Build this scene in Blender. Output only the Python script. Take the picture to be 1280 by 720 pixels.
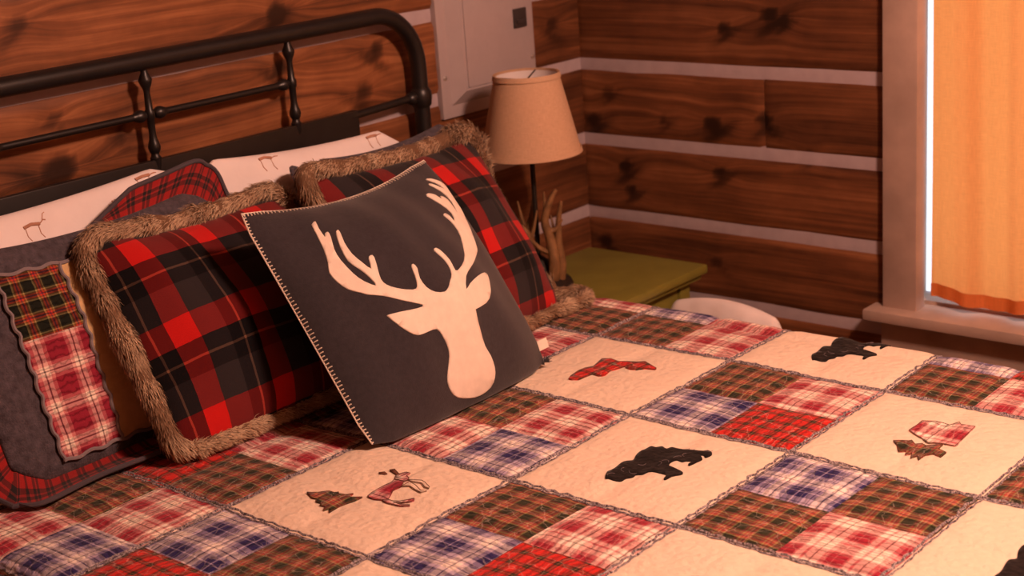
import bpy, bmesh, math, random
import numpy as np
from mathutils import Vector, Matrix, noise as mnoise

# ------------------------------------------------------------------ camera, world, lights, exposure
for o in list(bpy.data.objects): bpy.data.objects.remove(o)
scn = bpy.context.scene
col = scn.collection
XR, YB = 1.767, 0.989            # board faces of the right wall and of the wall behind the bed
ZQ = 0.640                       # top of the quilt
cam_d = bpy.data.cameras.new('camera'); cam = bpy.data.objects.new('camera', cam_d); col.objects.link(cam)
cam.location = (-1.2572, -1.4185, 1.5655); cam.rotation_euler = (1.2799894, 0.0706313, -0.8638883)
cam_d.sensor_width = 36.0; cam_d.lens = 1911.563*36.0/1280.0; cam_d.clip_start = 0.02
cam_d.dof.use_dof = True; cam_d.dof.focus_distance = 2.42; cam_d.dof.aperture_fstop = 5.6
scn.camera = cam

world = bpy.data.worlds.new('World'); scn.world = world; world.use_nodes = True
bg = world.node_tree.nodes['Background']; bg.inputs['Color'].default_value = (0.92, 0.95, 1.0, 1); bg.inputs['Strength'].default_value = 1.45

def lamp(name, loc, power, color, radius):
    l = bpy.data.lights.new(name, 'POINT'); l.energy = power; l.color = color; l.shadow_soft_size = radius
    o = bpy.data.objects.new(name, l); col.objects.link(o); o.location = loc
    return o
lamp('ceiling_light', (.50, -1.25, 2.26), 178, (1.0, 0.565, 0.415), 0.13)

vs = scn.view_settings
vs.view_transform = 'Standard'; vs.look = 'None'; vs.gamma = 1.0; vs.use_curve_mapping = False; vs.exposure = 0.0

# ------------------------------------------------------------------ helpers
R = random.Random(7)
def mesh(name, verts, faces, mat, parent=None, smooth=True, uv=None, attrs=None, kind=None, mats=None, fm=None):
    me = bpy.data.meshes.new(name); me.from_pydata([tuple(v) for v in verts], [], faces)
    if mats:
        for m in mats: me.materials.append(m)
        me.polygons.foreach_set('material_index', fm)
    elif mat: me.materials.append(mat)
    if smooth: me.polygons.foreach_set('use_smooth', [True]*len(me.polygons))
    if uv is not None:
        u = me.uv_layers.new(name='UVMap'); li = np.empty(len(me.loops), dtype=np.int32); me.loops.foreach_get('vertex_index', li)
        u.data.foreach_set('uv', np.asarray(uv, dtype=np.float32)[li].ravel())
    for k, v in (attrs or {}).items():
        v = np.asarray(v, dtype=np.float32)
        if v.ndim == 1: a = me.attributes.new(k, 'FLOAT', 'POINT'); a.data.foreach_set('value', v)
        else: a = me.attributes.new(k, 'FLOAT_COLOR', 'POINT'); a.data.foreach_set('color', v.ravel())
    me.update()
    o = bpy.data.objects.new(name, me); col.objects.link(o)
    if parent: attach(o, parent)
    if kind: o['kind'] = kind
    return o
def attach(o, parent):
    o.parent = parent; o.matrix_parent_inverse = Matrix.Translation(-wloc(parent))
def wloc(o):
    l = Vector(o.location)
    if o.parent: l = l + wloc(o.parent) + o.matrix_parent_inverse.translation
    return l
def thing(name, loc, label, cat, group=None):
    o = bpy.data.objects.new(name, None); col.objects.link(o); o.location = loc; o.empty_display_size = .05
    return tag(o, label, cat, group)
def tag(o, label, cat, group=None):
    o['label'] = label; o['category'] = cat
    if group: o['group'] = group
    return o
class MB:
    def __init__(s): s.v = []; s.f = []
    def add(s, v, f):
        n = len(s.v); s.v += [tuple(x) for x in v]; s.f += [tuple(i+n for i in q) for q in f]; return s
    def box(s, lo, hi, bev=0.0):
        bm = bmesh.new(); bmesh.ops.create_cube(bm, size=1)
        for v in bm.verts: v.co = Vector([lo[i]+(v.co[i]+.5)*(hi[i]-lo[i]) for i in range(3)])
        if bev: bmesh.ops.bevel(bm, geom=bm.edges[:], offset=bev, segments=2, affect='EDGES', profile=.6)
        bm.verts.index_update(); s.add([v.co for v in bm.verts], [[v.index for v in f.verts] for f in bm.faces]); bm.free(); return s
    def tube(s, pts, r, n=10, closed=False, caps=True):
        pts = [Vector(p) for p in pts]; m = len(pts); base = len(s.v)
        rr = r if hasattr(r, '__len__') else [r]*m
        up = None; V = []
        for k in range(m):
            t = (pts[(k+1) % m]-pts[k-1]) if closed else (pts[min(k+1, m-1)]-pts[max(k-1, 0)])
            t = t.normalized()
            if up is None: up = Vector((0, 0, 1)) if abs(t.z) < .9 else Vector((1, 0, 0))
            a = up-t*up.dot(t); a = a.normalized(); b = t.cross(a); up = a
            for j in range(n):
                c, q = math.cos(2*math.pi*j/n), math.sin(2*math.pi*j/n); V.append(pts[k]+(a*c+b*q)*rr[k])
        F = [(k*n+j, k*n+(j+1) % n, ((k+1) % m)*n+(j+1) % n, ((k+1) % m)*n+j) for k in range(m if closed else m-1) for j in range(n)]
        if caps and not closed: F += [tuple(range(n-1, -1, -1)), tuple((m-1)*n+j for j in range(n))]
        return s.add(V, F)
    def lathe(s, c, prof, n=24, axis=None, cap=True):
        ax = (axis or Vector((0, 0, 1))).normalized(); a = Vector((1, 0, 0)) if abs(ax.x) < .9 else Vector((0, 1, 0)); a = (a-ax*a.dot(ax)).normalized(); b = ax.cross(a); c = Vector(c)
        V = [c+ax*h+(a*math.cos(2*math.pi*j/n)+b*math.sin(2*math.pi*j/n))*max(r, 1e-5) for r, h in prof for j in range(n)]
        m = len(prof)
        F = [(k*n+j, k*n+(j+1) % n, (k+1)*n+(j+1) % n, (k+1)*n+j) for k in range(m-1) for j in range(n)]
        if cap: F += [tuple(range(n-1, -1, -1)), tuple((m-1)*n+j for j in range(n))]
        return s.add(V, F)
    def build(s, name, mat, parent=None, smooth=True, angle=40, **k):
        o = mesh(name, s.v, s.f, mat, parent, False, **k)
        if smooth:
            o.data.polygons.foreach_set('use_smooth', [True]*len(o.data.polygons))
            try: o.data.set_sharp_from_angle(angle=math.radians(angle))
            except Exception: pass
        return o
def crom(pts, n, closed=False):
    P = [Vector(p) for p in pts]; m = len(P); out = []
    for i in range(m if closed else m-1):
        g = (lambda k: P[k % m]) if closed else (lambda k: P[min(max(k, 0), m-1)])
        a, b, c, d = g(i-1), g(i), g(i+1), g(i+2)
        for k in range(n):
            t = k/n; out.append(.5*((2*b)+(c-a)*t+(2*a-5*b+4*c-d)*t*t+(3*b-a-3*c+d)*t**3))
    if not closed: out.append(P[-1])
    return out

# ------------------------------------------------------------------ materials
class NT:
    def __init__(s, name):
        s.m = bpy.data.materials.new(name); s.m.use_nodes = True; s.t = s.m.node_tree; s.t.nodes.clear()
        s.out = s.n('ShaderNodeOutputMaterial')
    def n(s, typ, props=None, **inp):
        x = s.t.nodes.new(typ)
        for k, v in (props or {}).items(): setattr(x, k, v)
        for k, v in inp.items():
            key = int(k[1:]) if k[0] == '_' and k[1:].isdigit() else k.replace('_', ' ')
            s.set(x.inputs[key], v)
        return x
    def set(s, sock, v):
        if isinstance(v, bpy.types.NodeSocket): s.t.links.new(v, sock)
        elif hasattr(v, 'outputs'): s.t.links.new(v.outputs[0], sock)
        else:
            if sock.type == 'RGBA' and len(v) == 3: v = (*v, 1)
            sock.default_value = v
    def math(s, op, a, b=0.0, c=0.0): return s.n('ShaderNodeMath', {'operation': op}, _0=a, _1=b, _2=c)
    def mix(s, f, a, b, bt='MIX'):
        x = s.t.nodes.new('ShaderNodeMix'); x.data_type = 'RGBA'; x.blend_type = bt
        s.set(x.inputs[0], f); s.set(x.inputs[6], a); s.set(x.inputs[7], b); return x.outputs[2]
    def ramp(s, f, stops, interp='LINEAR'):
        x = s.t.nodes.new('ShaderNodeValToRGB'); cr = x.color_ramp; cr.interpolation = interp
        while len(cr.elements) < len(stops): cr.elements.new(.5)
        for e, (p, c) in zip(cr.elements, sorted(stops, key=lambda q: q[0])): e.position = p; e.color = (*c[:3], 1)
        s.set(x.inputs[0], f); return x.outputs[0]
    def noise(s, vec, scale, detail=3, rough=.55):
        x = s.n('ShaderNodeTexNoise'); 
        if vec is not None: s.set(x.inputs['Vector'], vec)
        x.inputs['Scale'].default_value = scale; x.inputs['Detail'].default_value = detail; x.inputs['Roughness'].default_value = rough
        return x.outputs[0]
    def bump(s, h, strength=.3, dist=.002): return s.n('ShaderNodeBump', Strength=strength, Distance=dist, Height=h).outputs[0]
    def pbr(s, color, rough=.8, metal=0.0, spec=.3, normal=None, sheen=0.0):
        b = s.n('ShaderNodeBsdfPrincipled'); s.set(b.inputs['Base Color'], color); s.set(b.inputs['Roughness'], rough); b.inputs['Metallic'].default_value = metal
        b.inputs['Specular IOR Level'].default_value = spec; b.inputs['Sheen Weight'].default_value = sheen
        if normal is not None: s.set(b.inputs['Normal'], normal)
        s.t.links.new(b.outputs[0], s.out.inputs[0]); return b
def coord(t, which='Object'): return t.n('ShaderNodeTexCoord').outputs[which]
def plain(name, c, rough=.7, metal=0.0, var=.12, scale=30, bump=.15, spec=.3, sheen=0, bscale=None, dist=.001):
    t = NT(name); co = coord(t); n = t.noise(co, scale, 4)
    lo = tuple(x*(1-var) for x in c); hi = tuple(min(1, x*(1+var)) for x in c)
    b = t.bump(t.noise(co, bscale or scale*4, 3), bump, dist) if bump else None
    t.pbr(t.ramp(n, [(.3, lo), (.7, hi)]), rough, metal, spec, b, sheen); return t.m
def wood(name, dark, mid, light, rough=.55):
    t = NT(name)
    ga = t.n('ShaderNodeAttribute', {'attribute_name': 'grain'}); kn = t.n('ShaderNodeAttribute', {'attribute_name': 'knot'}); al = t.n('ShaderNodeAttribute', {'attribute_name': 'along'})
    rnd = t.n('ShaderNodeObjectInfo').outputs['Random']
    g, k, a = ga.outputs['Fac'], kn.outputs['Fac'], al.outputs['Fac']
    off = t.math('MULTIPLY', rnd, 37.0)
    fine = t.n('ShaderNodeCombineXYZ', X=t.math('ADD', t.math('MULTIPLY', a, 2.2), off), Y=t.math('MULTIPLY', g, 85.0), Z=off)
    broad = t.n('ShaderNodeCombineXYZ', X=t.math('ADD', t.math('MULTIPLY', a, 1.6), off), Y=t.math('MULTIPLY', g, 16.0), Z=off)
    blot = t.n('ShaderNodeCombineXYZ', X=t.math('MULTIPLY', a, 9.0), Y=t.math('MULTIPLY', g, 14.0), Z=off)
    n1 = t.noise(fine, 1.0, 4, .6); n2 = t.noise(broad, 1.0, 3, .5); n3 = t.noise(blot, 1.0, 4, .6)
    v = t.math('ADD', t.math('ADD', t.math('MULTIPLY', n1, .50), t.math('MULTIPLY', n2, .38)), t.math('MULTIPLY', n3, .22))
    v = t.math('SUBTRACT', v, t.math('MULTIPLY', k, .55))
    c = t.ramp(v, [(.25, tuple(x*.30 for x in dark)), (.44, dark), (.56, mid), (.70, light)])
    c = t.mix(t.math('MULTIPLY', k, .9), c, tuple(x*.30 for x in dark))
    tint = t.math('MULTIPLY', t.math('ADD', t.math('MULTIPLY', rnd, .25), .88), t.n('ShaderNodeAttribute', {'attribute_name': 'board_tone'}).outputs['Fac'])
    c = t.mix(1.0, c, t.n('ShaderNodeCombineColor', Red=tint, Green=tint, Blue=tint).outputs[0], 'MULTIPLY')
    t.pbr(c, rough, 0, .3, t.bump(n1, .25, .0015)); return t.m
def plaid(name, su, sv, period, gam=3.0, phase=(0, 0), fuzz=.25, bump=.3, bscale=160, period_v=None, crease=0.0):
    # su / sv: [(start fraction, colour)] across and along the cloth
    t = NT(name); uv = coord(t, 'UV')
    wob = t.noise(uv, 40, 2)
    sep = t.n('ShaderNodeSeparateXYZ', _0=uv)
    def axis(o, st, ph, per):
        x = t.math('ADD', t.math('DIVIDE', o, per), ph)
        x = t.math('ADD', x, t.math('MULTIPLY', t.math('SUBTRACT', wob, .5), .0025/per))
        return t.ramp(t.math('FRACT', x), [(p, tuple(max(q, 1e-4)**(1/gam) for q in c)) for p, c in st], 'CONSTANT')
    a = axis(sep.outputs[0], su, phase[0], period); b = axis(sep.outputs[1], sv, phase[1], period_v or period)
    c = t.n('ShaderNodeGamma', Color=t.mix(.5, a, b), Gamma=gam).outputs[0]
    nz = t.noise(uv, 900, 2)
    c = t.mix(fuzz, c, t.mix(1.0, c, t.ramp(nz, [(.3, (.35, .35, .35)), (.7, (1.7, 1.7, 1.7))]), 'MULTIPLY'))
    h = t.noise(uv, bscale, 3)
    if crease:
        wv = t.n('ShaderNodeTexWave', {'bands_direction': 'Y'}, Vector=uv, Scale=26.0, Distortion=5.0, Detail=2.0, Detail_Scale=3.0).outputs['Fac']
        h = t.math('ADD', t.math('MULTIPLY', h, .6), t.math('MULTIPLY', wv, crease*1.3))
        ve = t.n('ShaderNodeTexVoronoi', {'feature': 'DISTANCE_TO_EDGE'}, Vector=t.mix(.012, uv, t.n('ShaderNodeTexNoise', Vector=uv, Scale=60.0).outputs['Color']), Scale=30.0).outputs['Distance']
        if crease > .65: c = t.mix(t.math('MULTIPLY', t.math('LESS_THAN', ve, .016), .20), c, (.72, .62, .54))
        c = t.mix(1.0, c, t.ramp(wv, [(.0, (.62, .62, .62)), (.35, (1, 1, 1)), (1, (1.08, 1.08, 1.08))]), 'MULTIPLY')  # crease shading put into the colour: troughs darkened, ridges slightly lightened
    t.pbr(c, .95, 0, .08, t.bump(h, bump, .002), .12); return t.m
def quilted(name, c, var=.06, scale=55, strength=.55, dist=.004):
    t = NT(name); uv = coord(t, 'UV')
    vo = t.n('ShaderNodeTexVoronoi', {'feature': 'SMOOTH_F1'}, Vector=uv, Scale=scale); h = t.math('SUBTRACT', 1.0, vo.outputs['Distance'])
    h2 = t.math('ADD', h, t.math('MULTIPLY', t.noise(uv, 300, 3), .35))
    cc = t.ramp(t.noise(uv, 90, 3), [(.3, tuple(x*(1-var) for x in c)), (.7, tuple(x*(1+var) for x in c))])
    t.pbr(cc, .95, 0, .08, t.bump(h2, strength, dist), .1); return t.m

M = {}
M['log'] = wood('stained_pine', (.092, .033, .014), (.190, .068, .026), (.340, .135, .055))
M['chink'] = plain('grey_chinking', (.43, .36, .39), .9, var=.06, bump=.2)
M['trimwood'] = plain('weathered_trim', (.41, .30, .25), .7, var=.18, scale=8, bump=.2)
M['floor'] = plain('brown_floor', (.16, .07, .03), .5, var=.3, scale=6)
M['ceil'] = plain('ceiling_boards', (.30, .155, .07), .7, var=.15, scale=5)
M['black'] = plain('black_iron', (.012, .010, .010), .38, .0, var=.2, bump=.05, spec=.45)
M['panel'] = plain('grey_enamel', (.42, .36, .37), .45, .0, var=.03, bump=.02, spec=.4)
M['latch'] = plain('dark_latch', (.05, .04, .04), .4)
M['screw'] = plain('screw_steel', (.55, .5, .48), .35, .8, bump=0)
M['burlap'] = None
M['green'] = plain('olive_green_paint', (.20, .18, .032), .5, var=.12, scale=14, bump=.08)
M['antler'] = plain('antler_bone', (.22, .115, .05), .5, var=.4, scale=35, bump=.3)
M['darkbase'] = plain('dark_bronze', (.018, .013, .010), .5)
M['white'] = plain('white_cotton', (.82, .76, .76), .95, var=.03, scale=20, bump=.25, bscale=50, spec=.1, dist=.003)
M['print'] = plain('brown_print', (.46, .24, .16), .95, var=.2, spec=.1)
M['cream_cloth'] = quilted('cream_quilting', (.81, .67, .535), .04, 105, .75, .003)
M['gold_cloth'] = quilted('tan_cotton', (.62, .43, .22), .06, 50, .6, .004)
M['greycloth'] = quilted('grey_chambray', (.078, .066, .080), .30, 48, .9, .007)
M['fray'] = None
M['bearblack'] = quilted('black_applique', (.014, .011, .011), .35, 120, .6, .003)
M['charcoal'] = plain('charcoal_felt', (.034, .030, .036), .97, var=.14, scale=120, bump=.5, bscale=420, spec=.08, sheen=.35)
M['felt'] = plain('cream_felt', (.80, .70, .60), .97, var=.05, scale=60, bump=.4, bscale=400, spec=.08)
M['thread'] = plain('white_thread', (.80, .70, .60), .9, var=.06, bump=0, spec=.1)
M['mattress'] = plain('mattress_ticking', (.6, .56, .52), .9)
M['bulb'] = plain('bulb_glass', (.75, .72, .68), .2, bump=0)
def fray():
    t = NT('frayed_edge'); uv = coord(t, 'UV'); n = t.noise(uv, 260, 4, .7)
    t.pbr(t.ramp(n, [(.36, (.03, .025, .03)), (.46, (.15, .125, .14)), (.56, (.36, .31, .33)), (.68, (.66, .56, .54))]), .95, 0, .08, t.bump(n, .6, .003)); return t.m
M['fray'] = fray()
DG, OL, RD, MR = (.030, .032, .018), (.32, .265, .105), (.37, .060, .048), (.23, .042, .040)
st = [(0, DG), (.40, OL), (.47, RD), (.56, MR), (.62, (.44, .23, .15)), (.68, RD), (.76, OL), (.83, MR), (.93, (.10, .05, .03))]
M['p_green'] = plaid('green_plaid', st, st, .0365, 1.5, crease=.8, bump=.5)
SG = [(0, (.012, .014, .010)), (.46, OL), (.53, (.16, .06, .02)), (.60, (.50, .05, .03)), (.67, (.10, .02, .06)), (.74, (.50, .05, .03)), (.81, (.16, .06, .02)), (.88, OL), (.94, DG)]
M['p_sgreen'] = plaid('dark_green_plaid', SG, SG, .036, 2.2, crease=.6, bump=.4)
NV, LV, WH = (.020, .018, .10), (.42, .36, .50), (.88, .78, .72)
st = [(0, NV), (.19, LV), (.22, (.03, .025, .11)), (.40, LV), (.50, WH), (.60, (.10, .07, .12)), (.63, WH), (.78, LV), (.84, (.10, .07, .12)), (.87, LV)]
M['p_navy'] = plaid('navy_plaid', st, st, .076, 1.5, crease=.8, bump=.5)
RR, PK, WR = (.32, .022, .042), (.58, .21, .21), (.88, .74, .64)
st = [(0, RR), (.15, PK), (.17, RR), (.30, PK), (.40, WR), (.55, (.12, .11, .09)), (.58, WR), (.72, PK), (.78, WR), (.90, PK), (.94, RR)]
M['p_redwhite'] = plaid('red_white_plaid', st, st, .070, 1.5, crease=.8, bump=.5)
M['p_sredwhite'] = plaid('maroon_white_plaid', [(0, (.26, .02, .04)), (.3, PK), (.4, WR), (.5, (.10, .06, .06)), (.54, WR), (.66, PK), (.76, (.26, .02, .04))], [(0, (.26, .02, .04)), (.3, PK), (.4, WR), (.5, (.10, .06, .06)), (.54, WR), (.66, PK), (.76, (.26, .02, .04))], .060, 2.0, crease=.6)
st = [(0, (.55, .025, .02)), (.58, (.03, .022, .015)), (.70, (.22, .12, .05)), (.76, (.03, .022, .015)), (.90, (.45, .025, .02))]
M['p_red'] = plaid('red_check', st, st, .029, 1.7, crease=.7, bump=.5)
st = [(0, (.30, .02, .02)), (.4, (.025, .02, .022)), (.62, (.22, .03, .03)), (.72, (.02, .018, .02)), (.9, (.30, .03, .03))]
M['p_flange'] = plaid('red_black_plaid', st, st, .034, 2.6)
TB, TC, TR_, TL_ = (.005, .004, .005), (.026, .021, .023), (.50, .013, .012), (.17, .085, .05)
st = [(0, TR_), (.293, TC), (.64, TB), (.80, TL_), (.825, TB)]
M['p_tartan'] = plaid('red_black_tartan', st, st, .130, 3.6, (.609, .892), fuzz=.30, bump=.25, bscale=420, period_v=.153)
def burlap():
    t = NT('burlap_shade'); uv = coord(t, 'UV'); sep = t.n('ShaderNodeSeparateXYZ', _0=uv)
    w1 = t.noise(t.n('ShaderNodeCombineXYZ', X=t.math('MULTIPLY', sep.outputs[0], 60.0), Y=t.math('MULTIPLY', sep.outputs[1], 900.0)), 1.0, 2)
    w2 = t.noise(t.n('ShaderNodeCombineXYZ', X=t.math('MULTIPLY', sep.outputs[0], 900.0), Y=t.math('MULTIPLY', sep.outputs[1], 60.0)), 1.0, 2)
    w = t.math('MULTIPLY', t.math('ADD', w1, w2), .5)
    c = t.ramp(w, [(.3, (.58, .37, .235)), (.7, (.78, .545, .365))])
    d = t.n('ShaderNodeBsdfDiffuse', Color=c, Normal=t.bump(w, .3, .001)); tr = t.n('ShaderNodeBsdfTranslucent', Color=c)
    mx = t.n('ShaderNodeMixShader', _0=.18, _1=d.outputs[0], _2=tr.outputs[0]); t.t.links.new(mx.outputs[0], t.out.inputs[0]); return t.m
M['burlap'] = burlap()
def curtain_mat(name, c, tr_amt):
    t = NT(name); uv = coord(t, 'UV'); sep = t.n('ShaderNodeSeparateXYZ', _0=uv)
    w1 = t.noise(t.n('ShaderNodeCombineXYZ', X=t.math('MULTIPLY', sep.outputs[0], 40.0), Y=t.math('MULTIPLY', sep.outputs[1], 500.0)), 1.0, 2)
    w2 = t.noise(t.n('ShaderNodeCombineXYZ', X=t.math('MULTIPLY', sep.outputs[0], 500.0), Y=t.math('MULTIPLY', sep.outputs[1], 30.0)), 1.0, 2)
    w = t.math('MULTIPLY', t.math('ADD', w1, w2), .5)
    cc = t.ramp(w, [(.3, tuple(x*.86 for x in c)), (.7, tuple(min(1, x*1.1) for x in c))])
    d = t.n('ShaderNodeBsdfDiffuse', Color=cc); tr = t.n('ShaderNodeBsdfTranslucent', Color=cc)
    mx = t.n('ShaderNodeMixShader', _0=tr_amt, _1=d.outputs[0], _2=tr.outputs[0]); t.t.links.new(mx.outputs[0], t.out.inputs[0]); return t.m
M['curtain'] = curtain_mat('orange_linen', (.98, .315, .085), .80)
M['hem'] = curtain_mat('orange_linen_hem', (.70, .24, .085), .45)
def glass():
    t = NT('window_glass'); tr = t.n('ShaderNodeBsdfTransparent', Color=(.96, .98, 1)); gl = t.n('ShaderNodeBsdfGlossy', Roughness=.02)
    mx = t.n('ShaderNodeMixShader', _0=.06, _1=tr.outputs[0], _2=gl.outputs[0]); t.t.links.new(mx.outputs[0], t.out.inputs[0]); return t.m
M['glass'] = glass()
def furmat():
    t = NT('faux_fur'); a = t.n('ShaderNodeAttribute', {'attribute_name': 'fcol'}); t.pbr(a.outputs['Color'], .7, 0, .15, None, .1); return t.m
M['fur'] = furmat()

# ------------------------------------------------------------------ room shell
def struct(o): o['kind'] = 'structure'; return o
ZC = 2.36; XL, YF = -2.45, -2.95
struct(MB().box((XL, YF, -.05), (XR+.15, YB+.15, 0)).build('floor', M['floor'], smooth=False))
struct(MB().box((XL, YF, ZC), (XR+.15, YB+.15, ZC+.05)).build('ceiling', M['ceil'], smooth=False))
struct(MB().box((XL-.1, YF, 0), (XL, YB+.15, ZC)).build('wall_left', M['ceil'], smooth=False))
struct(MB().box((XL, YF-.1, 0), (XR+.15, YF, ZC)).build('wall_front', M['ceil'], smooth=False))
WB = struct(MB().box((XL, YB+.02, 0), (XR+.15, YB+.15, ZC)).build('wall_back', M['chink'], smooth=False))
WY0, WY1, WZ0, WZ1 = -.80, .062, .475, 1.58        # window opening
wr = MB()
WYO = WY1+.055
wr.box((XR+.02, WYO, 0), (XR+.14, YB+.02, ZC)).box((XR+.02, YF, 0), (XR+.14, WY0, ZC)).box((XR+.02, WY0, 0), (XR+.14, WYO, WZ0)).box((XR+.02, WY0, WZ1), (XR+.14, WYO, ZC))
WR = struct(wr.build('wall_right', M['chink'], smooth=False))

ZA, PER, CH = .9749, .19147, .030
KB = [(.245, 1.038, .05, 1.), (.791, 1.248, .035, .8), (.785, 1.136, .03, .8), (1.059, 1.132, .03, .8), (1.011, 1.047, .035, .6), (.382, 1.08, .02, .4), (.613, 1.202, .02, .3), (1.663, 1.104, .03, .5), (.204, 1.305, .03, .35), (.25, 1.13, .018, .5)]
KR = [(.435, 1.125, .030, 1.), (.40, 1.112, .018, .9), (.6, .862, .034, .9), (.456, .881, .026, .9), (.864, .735, .028, 1.), (.848, .675, .022, .9), (.582, .746, .024, .8), (.958, .848, .03, .8), (.938, .534, .03, .7), (.74, .862, .02, .4), (.342, .805, .02, .5), (.908, .922, .02, .5), (.60, .52, .02, .35), (.56, 1.09, .022, .8)]
def board(wall, axis, a0, a1, z0, z1, face, knots, seed, board_tone=1.0):
    # one log board: gridded front face that carries grain / knot data, bevelled edges, closed back
    rr = random.Random(seed); L = a1-a0; nx = max(2, int(L/.014)); nz = 14
    kn = [k for k in knots if a0-.05 < k[0] < a1+.05 and z0-.04 < k[1] < z1+.04]
    for q in range(int(L/.9)):
        x = a0+rr.random()*L
        if min([abs(x-k[0]) for k in kn] or [9]) > .2: kn.append((x, z0+(z1-z0)*rr.uniform(.25, .8), rr.uniform(.012, .02), rr.uniform(.4, .8)))
    V = []; G = []; K = []; A = []
    for i in range(nx+1):
        for j in range(nz+1):
            s = a0+L*i/nx; z = z0+(z1-z0)*j/nz
            ed = min(s-a0, a1-s, z-z0, z1-z); d = .005*max(0, 1-ed/.005)**2
            wob = .0022*mnoise.noise(Vector((s*5+seed, z*14, seed)))
            p = face+d+wob
            V.append((s, p, z) if axis == 0 else (p, s, z))
            g = z; kk = 0
            for (kx, kz, kr, ks) in kn:
                dx, dz = s-kx, z-kz
                tilt = (seed % 3-1)*.9
                ux, uz = dx*.8+dz*tilt*.35, dz-dx*.28*tilt
                r2 = (ux/(kr*.55))**2+(uz/(kr*.50))**2
                kk += ks*max(0, (math.exp(-r2*1.1)-.45*math.exp(-((r2**.5-1.55)/.35)**2))*(.95+.35*mnoise.noise(Vector((s*40, z*40, seed)))))
                sx, sz = dx+.4*kr, dz+.75*kr; rot = .55 if seed % 2 else -.55
                kk += .55*ks*math.exp(-(((sx*math.cos(rot)+sz*math.sin(rot))/(kr*1.5))**2+((sz*math.cos(rot)-sx*math.sin(rot))/(kr*.34))**2))
                w = math.exp(-(dx/(kr*2.2))**2)
                g += w*math.copysign(1, dz)*kr*.75*math.exp(-abs(dz)/(kr*1.6))
            G.append(g); K.append(min(1, max(-.25, kk))); A.append(s)
    F = [(i*(nz+1)+j, (i+1)*(nz+1)+j, (i+1)*(nz+1)+j+1, i*(nz+1)+j+1) for i in range(nx) for j in range(nz)]
    if axis == 1: F = [f[::-1] for f in F]
    n = len(V); b = face+.028
    for s, z in ((a0, z0), (a1, z0), (a1, z1), (a0, z1)):
        V.append((s, b, z) if axis == 0 else (b, s, z)); G.append(z); K.append(0); A.append(s)
    bot = [i*(nz+1) for i in range(nx+1)]; top = [i*(nz+1)+nz for i in range(nx+1)]; lef = list(range(nz+1)); rig = [nx*(nz+1)+j for j in range(nz+1)]
    F += [tuple(bot+[n+1, n]), tuple(top[::-1]+[n+3, n+2]), tuple(lef[::-1]+[n, n+3]), tuple(rig+[n+2, n+1])]
    o = mesh('log_board', V, F, M['log'], wall, True, attrs={'grain': G, 'knot': K, 'along': A, 'board_tone': [board_tone]*len(V)})
    try: o.data.set_sharp_from_angle(angle=math.radians(45))
    except Exception: pass
    return o
def chink(wall, axis, a0, a1, z, face):
    n = max(2, int((a1-a0)/.05)); V = []
    for i in range(n+1):
        s = a0+(a1-a0)*i/n
        for j, (dz, dp) in enumerate(((-.006, .006), (.004, .0052), (.015, .005), (.026, .0052), (.036, .006))):
            p = face+dp+.0012*mnoise.noise(Vector((s*9, z*7+j, 3))); V.append((s, p, z+dz) if axis == 0 else (p, s, z+dz))
    F = [(i*5+j, (i+1)*5+j, (i+1)*5+j+1, i*5+j+1) for i in range(n) for j in range(4)]
    if axis == 1: F = [f[::-1] for f in F]
    mesh('chinking', V, F, M['chink'], wall)
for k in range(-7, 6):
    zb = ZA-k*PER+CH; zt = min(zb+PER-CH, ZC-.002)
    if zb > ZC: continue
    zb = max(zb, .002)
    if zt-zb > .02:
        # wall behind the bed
        board(WB, 0, XL+.005, 1.4195, zb, zt, YB, KB, 20+k, 1.0); board(WB, 0, 1.4205, XR+.016, zb, zt, YB, KB, 30+k, .72)  # boards right of the joint behind the panel get a darker tone
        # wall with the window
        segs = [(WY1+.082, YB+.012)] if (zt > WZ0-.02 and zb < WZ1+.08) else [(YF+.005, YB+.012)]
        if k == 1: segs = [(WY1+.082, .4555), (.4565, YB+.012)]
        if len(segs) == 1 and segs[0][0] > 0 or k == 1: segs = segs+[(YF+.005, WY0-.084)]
        for q, (a, b) in enumerate(segs): board(WR, 1, a, b, zb, zt, XR, KR, 60+k*3+q, .80)  # boards on this wall get a darker tone throughout
    zc = ZA-k*PER
    if zc < ZC-.04 and zc > .01:
        chink(WB, 0, XL+.005, XR+.01, zc, YB)
        if WZ0-.10 < zc < WZ1+.06: chink(WR, 1, WY1+.04, YB+.01, zc, XR); chink(WR, 1, YF+.005, WY0-.04, zc, XR)
        else: chink(WR, 1, YF+.005, YB+.01, zc, XR)

# window in the right wall
WIN = struct(MB().box((XR+.040, WY0, WZ0), (XR+.075, WY0+.05, WZ1)).box((XR+.040, WYO-.012, WZ0), (XR+.075, WYO, WZ1)).box((XR+.040, WY0, WZ0), (XR+.075, WYO, WZ0+.012)).box((XR+.040, WY0, WZ1-.05), (XR+.075, WYO, WZ1)).build('window_1', M['trimwood'], smooth=False))
MB().box((XR+.055, WY0+.05, WZ0+.012), (XR+.060, WYO-.012, WZ1-.05)).build('pane', M['glass'], WIN, smooth=False)
MB().box((XR-.022, WY1, WZ0), (XR+.02, WY1+.082, WZ1+.082), .004).build('casing', M['trimwood'], WIN)
MB().box((XR-.022, WY0-.082, WZ0), (XR+.02, WY0, WZ1+.082), .004).build('casing', M['trimwood'], WIN)
MB().box((XR-.026, WY0-.09, WZ1), (XR+.02, WY1+.09, WZ1+.085), .004).build('casing', M['trimwood'], WIN)
for y in (WYO, WY0): MB().box((XR+.02, y-.004, WZ0), (XR+.13, y, WZ1)).build('jamb', M['trimwood'], WIN, smooth=False)
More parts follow.
